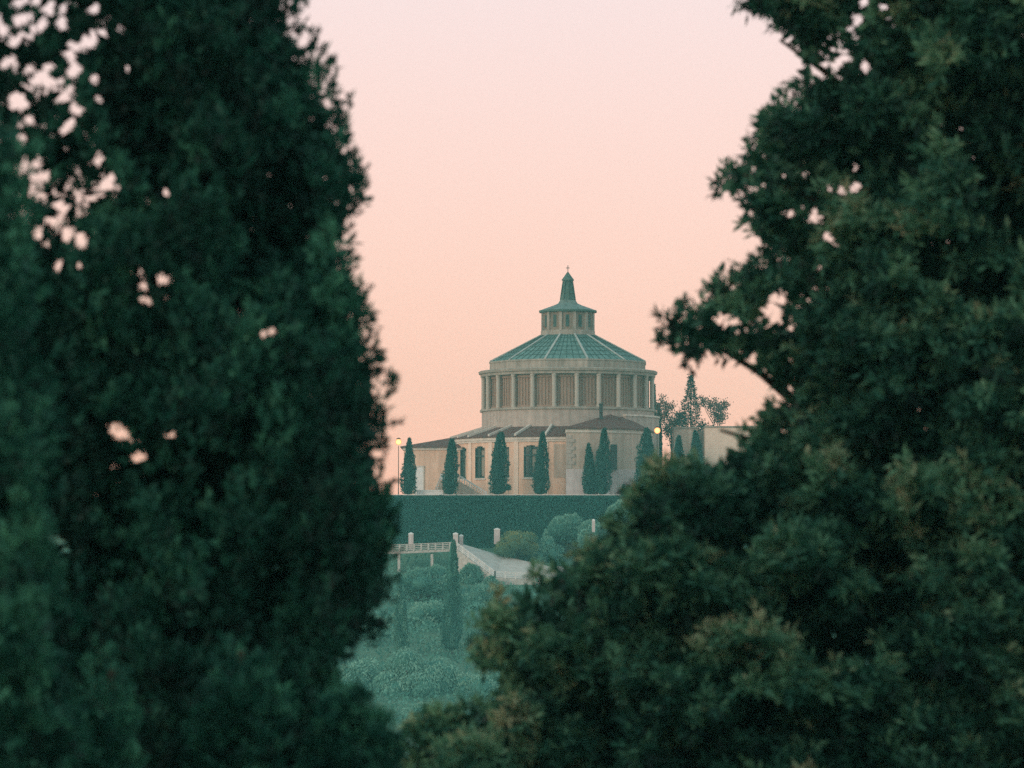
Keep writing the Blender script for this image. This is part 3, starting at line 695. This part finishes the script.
# ------------------------------------------------------------------ big foreground trees
def pix_poly(poly, Y): return [(X_(px, py, Y), Z(py, Y)) for px, py in poly]
def X_(px, py, Y): return at(px, py, Y).x
def in_view(x, y, z, m=60):
    px = 512 + F * x / y; py = 574 - F * z / y
    return (px > -m) & (px < 1024 + m) & (py > -m) & (py < 768 + m)
def clear_of(x, y, z, Y0, gaps, pad):
    ok = np.ones(len(x), bool); k = Y0 / y
    for a, b, g in gaps: ok &= np.hypot(x * k - a, z * k - b) > g + pad
    return ok
def big_crown(name, parent, poly, Y0, mat, nb, ne, nfill, rmin, rmax, thick, dmax, nt, nl, L, W, up, stretch, gaps=(), spread=1.0, tint_fn=None, fl=.17, nkid=16, rsub=.2):
    """a crown that swells to 'thick' metres each way in depth: boughs of tufts of leaves, small boughs along its outline, inner leaves"""
    P = np.array(poly); lo, hi = P.min(0), P.max(0)
    swell = lambda d: thick * np.sqrt(np.clip(1 - (1 - np.clip(d / dmax, 0, 1)) ** 2, 0, 1))
    p = rng.uniform(lo, hi, (nb * 12, 2)); p = p[in_poly(p, poly)]
    keep = in_view(p[:, 0], Y0, p[:, 1], 120) | (rng.uniform(0, 1, len(p)) < .3); p = p[keep]
    d = edge_dist(p, poly); r = np.minimum(rng.uniform(rmin, rmax, len(p)), .05 + d * .72)
    ok = d > r * .8; p, d, r = p[ok][:nb], d[ok][:nb], r[ok][:nb]
    big = len(p)
    # outline boughs
    seg = np.roll(P, -1, 0) - P; sl_ = np.linalg.norm(seg, axis=1)
    q = []
    for a, g, l in zip(P, seg, sl_):
        vis = in_view(np.array([a[0] + g[0] / 2]), Y0, np.array([a[1] + g[1] / 2]), 200)[0]
        k = max(1, int(ne * l * (1 if vis else .3))); tt = rng.uniform(0, 1, (k, 1)); q.append(a + tt * g + rng.normal(0, .07, (k, 2)))
    q = np.concatenate(q); q = q[in_poly(q, poly)]; dq = edge_dist(q, poly); rq = rng.uniform(.07, .2, len(q)); ok = dq > rq * .45
    q, dq, rq = q[ok], dq[ok], rq[ok]
    p = np.concatenate([p, q]); d = np.concatenate([d, dq]); r = np.concatenate([r, rq])
    side = np.where(rng.uniform(0, 1, len(p)) < .74, -1, 1)
    dep = side * swell(d) * np.power(rng.uniform(0, 1, len(p)), .4)
    bt = np.where(rng.uniform(0, 1, len(p)) < .25, .22, 0) + rng.uniform(-.2, .14, len(p))
    c = np.stack([p[:, 0], Y0 + dep, p[:, 1]], 1)
    # every large bough carries smaller clumps on its shell
    kid = np.maximum(4, (nkid * (r[:big] / rmax) ** 2)).astype(int); ki = np.repeat(np.arange(big), kid)
    kd = rdir(len(ki)); kd[:, 2] += .3; kd = unit(kd)
    kc = c[ki] + kd * (r[ki] * rng.uniform(.55, .95, len(ki)))[:, None] * np.array([1, 1, stretch])
    kr = rng.uniform(.55, 1.0, len(ki)) * rsub
    c = np.concatenate([c[big:], kc]); r = np.concatenate([r[big:], kr]); bt = np.concatenate([bt[big:], bt[ki] + rng.uniform(-.1, .12, len(ki))])
    ok = clear_of(c[:, 0], c[:, 1], c[:, 2], Y0, gaps, -.04); c, r, bt = c[ok], r[ok], bt[ok]
    n = len(c)
    cnt = np.maximum(6, (nt * (r / rsub) ** 1.7)).astype(int)
    bi = np.repeat(np.arange(n), cnt); N = len(bi)
    dd = rdir(N); dd[:, 2] += .15; dd = unit(dd)
    tp = c[bi] + dd * (r[bi] * np.power(rng.uniform(.2, 1, N), .5))[:, None] * np.array([1, 1, stretch])
    ok = clear_of(tp[:, 0], tp[:, 1], tp[:, 2], Y0, gaps, -.02); tp, dd, bi = tp[ok], dd[ok], bi[ok]; N = len(tp)
    ti = np.repeat(np.arange(N), nl); K = len(ti)
    ax = unit(dd + np.array([0, 0, up]) + rng.normal(0, .25, (N, 3)))
    ld = unit(ax[ti] + rdir(K) * spread)
    lp = tp[ti] + rdir(K) * (L * .35) + ax[ti] * (rng.uniform(-.6, .6, K) * L)[:, None]
    ok = clear_of(*(lp + ld * L * .5).T, Y0, gaps, .01); lp, ld, ti = lp[ok], ld[ok], ti[ok]; K = len(ti)
    tn = (.33 + bt[bi] + .18 * dd[:, 2] + rng.normal(0, .10, N))[ti] + rng.normal(0, .08, K)  # clump tops tinted lighter: top light painted into the leaves
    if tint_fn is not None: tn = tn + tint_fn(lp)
    v1 = leaf_quads(lp, ld, rng.uniform(.7, 1.3, K) * L, rng.uniform(.7, 1.3, K) * W)
    # inner leaves
    f = rng.uniform(lo, hi, (nfill * 3, 2)); f = f[in_poly(f, poly)]
    f = f[in_view(f[:, 0], Y0, f[:, 1], 120) | (rng.uniform(0, 1, len(f)) < .3)][:nfill]
    df = edge_dist(f, poly); f = f[df > .16]; df = df[df > .16]
    fd = swell(df - .1) * rng.uniform(-.45, .9, len(f))
    fc = np.stack([f[:, 0], Y0 + fd, f[:, 1]], 1); fc = fc[clear_of(fc[:, 0], fc[:, 1], fc[:, 2], Y0, gaps, .06)]
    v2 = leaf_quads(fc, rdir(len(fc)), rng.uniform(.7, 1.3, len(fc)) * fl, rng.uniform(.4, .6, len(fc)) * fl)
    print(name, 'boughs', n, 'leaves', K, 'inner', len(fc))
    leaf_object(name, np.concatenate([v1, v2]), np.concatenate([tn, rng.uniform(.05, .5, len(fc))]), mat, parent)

# left: big dark cypress
rng = np.random.default_rng(5)
YL = 32.0
left_poly = [(284, -10), (303, 30), (322, 62), (334, 105), (345, 130), (363, 172), (363, 200), (350, 226), (345, 262), (354, 300), (367, 330), (380, 372),
             (385, 415), (386, 448), (396, 505), (396, 552), (384, 600), (368, 640), (345, 680), (352, 760), (345, 900), (300, 1100), (150, 1250),
             (-150, 1250), (-330, 1050), (-380, 700), (-340, 300), (-260, 0), (-120, -350), (30, -700), (95, -760), (170, -600), (230, -330), (272, -120)]
LP = pix_poly(left_poly, YL)
gl = [(75, 70, 42), (60, 95, 26), (8, 60, 26), (15, 105, 26), (35, 195, 24), (65, 235, 26), (30, 165, 14), (95, 195, 22), (165, 190, 9), (85, 45, 18), (20, 20, 20), (157, 280, 16), (205, 180, 10), (262, 335, 8), (64, 548, 12), (36, 530, 10), (197, 485, 7), (170, 435, 8), (110, 428, 9), (45, 5, 14), (135, 465, 7), (240, 310, 7)]
def speckle(g):
    o = []
    for a, b, q in g:
        o.append((a, b, min(q * .55, 7)))
        for k in range(int(q / 2.6) if q > 12 else 1):
            t_ = rng.uniform(0, 6.28); e_ = np.sqrt(rng.uniform(.05, 2.2)) * q; o.append((a + e_ * math.cos(t_), b + e_ * 1.15 * math.sin(t_), rng.uniform(3.5, 6.5)))
    return o
GL = [(X_(a, b, YL), Z(b, YL), q * YL / F) for a, b, q in speckle(gl)]
xl, yl = X(205, YL), YL + .4
lt_ = empty('cypress_tree', (xl, yl, hgt(xl, yl)), 'huge dark cypress filling the left of the view, close to the viewer', 'cypress tree')
m = MB(); zb = hgt(xl, yl); m.tube([(xl, yl, zb - .3), (xl + .1, yl, zb + 5), (xl, yl, 4), (xl, yl, 9)], [.34, .25, .14, .05], 12)
for k in range(46):
    a = k * 2.399; z0 = zb + 2 + k * .36; m.tube([(xl, yl, z0), (xl + .4 * math.cos(a), yl + .4 * math.sin(a), z0 + .8), (xl + .65 * math.cos(a), yl + .65 * math.sin(a), z0 + 2.2)], [.07, .05, .02], 6)
m.build('trunk', M['bark'], lt_)
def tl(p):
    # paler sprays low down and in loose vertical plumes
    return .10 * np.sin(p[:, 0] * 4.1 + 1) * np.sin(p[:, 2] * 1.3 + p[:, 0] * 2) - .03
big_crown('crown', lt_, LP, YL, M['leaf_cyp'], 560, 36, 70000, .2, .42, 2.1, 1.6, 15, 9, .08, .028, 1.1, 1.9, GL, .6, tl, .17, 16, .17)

# far left: nearer, lighter cypress
Y2 = 25.0
p2 = [(10, 110), (30, 165), (44, 240), (40, 310), (52, 400), (58, 520), (75, 640), (88, 768), (95, 950), (0, 1150), (-200, 1150), (-290, 900), (-270, 600), (-190, 330), (-90, 170), (-30, 95)]
P2 = pix_poly(p2, Y2); x2 = X(-90, Y2)
t2 = empty('cypress_tree', (x2, Y2, hgt(x2, Y2)), 'lighter green cypress cut by the left edge, in front of the huge dark cypress', 'cypress tree')
m = MB(); m.tube([(x2, Y2, hgt(x2, Y2) - .2), (x2, Y2, 0), (x2, Y2, 2.0)], [.22, .12, .03], 10); m.build('trunk', M['bark'], t2)
big_crown('crown', t2, P2, Y2, M['leaf_cyp'], 170, 16, 14000, .15, .3, 1.0, .8, 11, 9, .07, .025, 1.3, 2.1, (), .6, lambda p: .16 + 0 * p[:, 0], .13, 14, .12)

# young cypresses along the bottom left
def young(poly, Y, label, tint, nb=70):
    P = pix_poly(poly, Y); cx_ = sum(p[0] for p in P) / len(P); zg = hgt(cx_, Y)
    e = empty('young_cypress', (cx_, Y, zg), label, 'cypress tree', 'young cypresses at the foot of the huge dark cypress')
    top = max(p[1] for p in P)
    m = MB(); m.tube([(cx_, Y, zg - .2), (cx_, Y, (zg + top) / 2), (cx_, Y, top - .2)], [.12, .07, .02], 8); m.build('trunk', M['bark'], e)
    big_crown('crown', e, P, Y, M['leaf_cyp'], nb, 14, 6000, .1, .2, .45, .35, 9, 9, .065, .024, 1.3, 2.0, (), .6, lambda p: tint + 0 * p[:, 0], .12, 14, .09)
young([(112, 640), (128, 670), (142, 720), (150, 800), (150, 1500), (75, 1500), (62, 800), (78, 720), (96, 670)], 27, 'young pointed cypress at the bottom left corner', .14)
young([(236, 622), (262, 660), (290, 700), (300, 760), (300, 1500), (170, 1500), (180, 760), (205, 690), (220, 650)], 27.5, 'broader young cypress at the bottom under the huge dark cypress', .10, 100)
young([(352, 700), (372, 702), (392, 735), (404, 780), (404, 1500), (300, 1500), (305, 780), (320, 720)], 28, 'young green cypress at the bottom where the hazy slope begins', .16, 90)

# right: big broadleaf tree
YR = 40.0
right_poly = [(738, -20), (760, 12), (785, 40), (796, 66), (800, 96), (768, 116), (748, 140), (722, 158), (718, 192), (742, 200), (752, 232), (778, 252), (742, 272), (714, 286), (690, 304),
              (655, 318), (662, 348), (678, 368), (700, 358), (735, 362), (764, 378), (780, 396), (762, 412), (740, 436), (716, 456), (690, 462), (658, 468), (638, 484), (628, 505), (598, 535), (552, 556), (526, 582), (488, 600), (480, 632), (472, 662),
              (500, 672), (508, 690), (472, 698), (430, 716), (402, 728), (398, 790), (430, 1000), (600, 1200), (1000, 1300), (1400, 1200), (1600, 800), (1620, 300), (1500, -200), (1250, -600), (1000, -700), (820, -450), (760, -200)]
RP = pix_poly(right_poly, YR)
gr_ = [(862, 2, 20), (884, 6, 12), (846, 56, 17), (866, 62, 8), (838, 76, 8), (822, 74, 12), (856, 188, 12), (842, 192, 8), (821, 219, 9), (787, 217, 6), (758, 188, 6), (834, 246, 8), (724, 316, 9), (775, 318, 13), (765, 312, 9), (792, 300, 6), (708, 358, 9), (745, 366, 8), (790, 384, 10), (742, 130, 4)]
GR = [(X_(a, b, YR), Z(b, YR), q * YR / F) for a, b, q in speckle(gr_)]
xr = X(1010, YR); yr = YR + 1.2; zb = hgt(xr, yr)
rt_ = empty('broadleaf_tree', (xr, yr, zb), 'huge leafy broadleaf tree filling the right of the view, with tufted boughs', 'tree')
m = MB(); m.tube([(xr, yr, zb - .3), (xr, yr, zb + 4), (xr + .2, yr, 0), (xr + .1, yr, 4), (xr, yr, 8)], [.6, .5, .38, .25, .08], 14)
tgt = [(690, 330), (745, 175), (780, 40), (640, 480), (560, 580), (500, 640), (450, 730), (720, 430), (600, 700), (850, 120), (900, 30), (820, 260), (700, 600), (950, 250), (800, 500), (760, 700), (1150, 200), (1300, 400), (1250, 700), (1100, -200)]
for i, (a, b) in enumerate(tgt):
    T = at(a, b, YR + random.Random(i).uniform(-.8, .6)); z0 = max(zb + 2, T.z - .45 * abs(T.x - xr) - .4)
    p0 = Vector((xr, yr, z0)); mid = p0.lerp(T, .5) + Vector((0, 0, .25 * (1 if i % 2 else -1)))
    m.tube([p0, p0.lerp(mid, .5) + Vector((0, 0, .1)), mid, mid.lerp(T, .55) + Vector((0, 0, .1)), T], [.13, .10, .07, .04, .015], 7)
m.build('trunk', M['bark'], rt_)
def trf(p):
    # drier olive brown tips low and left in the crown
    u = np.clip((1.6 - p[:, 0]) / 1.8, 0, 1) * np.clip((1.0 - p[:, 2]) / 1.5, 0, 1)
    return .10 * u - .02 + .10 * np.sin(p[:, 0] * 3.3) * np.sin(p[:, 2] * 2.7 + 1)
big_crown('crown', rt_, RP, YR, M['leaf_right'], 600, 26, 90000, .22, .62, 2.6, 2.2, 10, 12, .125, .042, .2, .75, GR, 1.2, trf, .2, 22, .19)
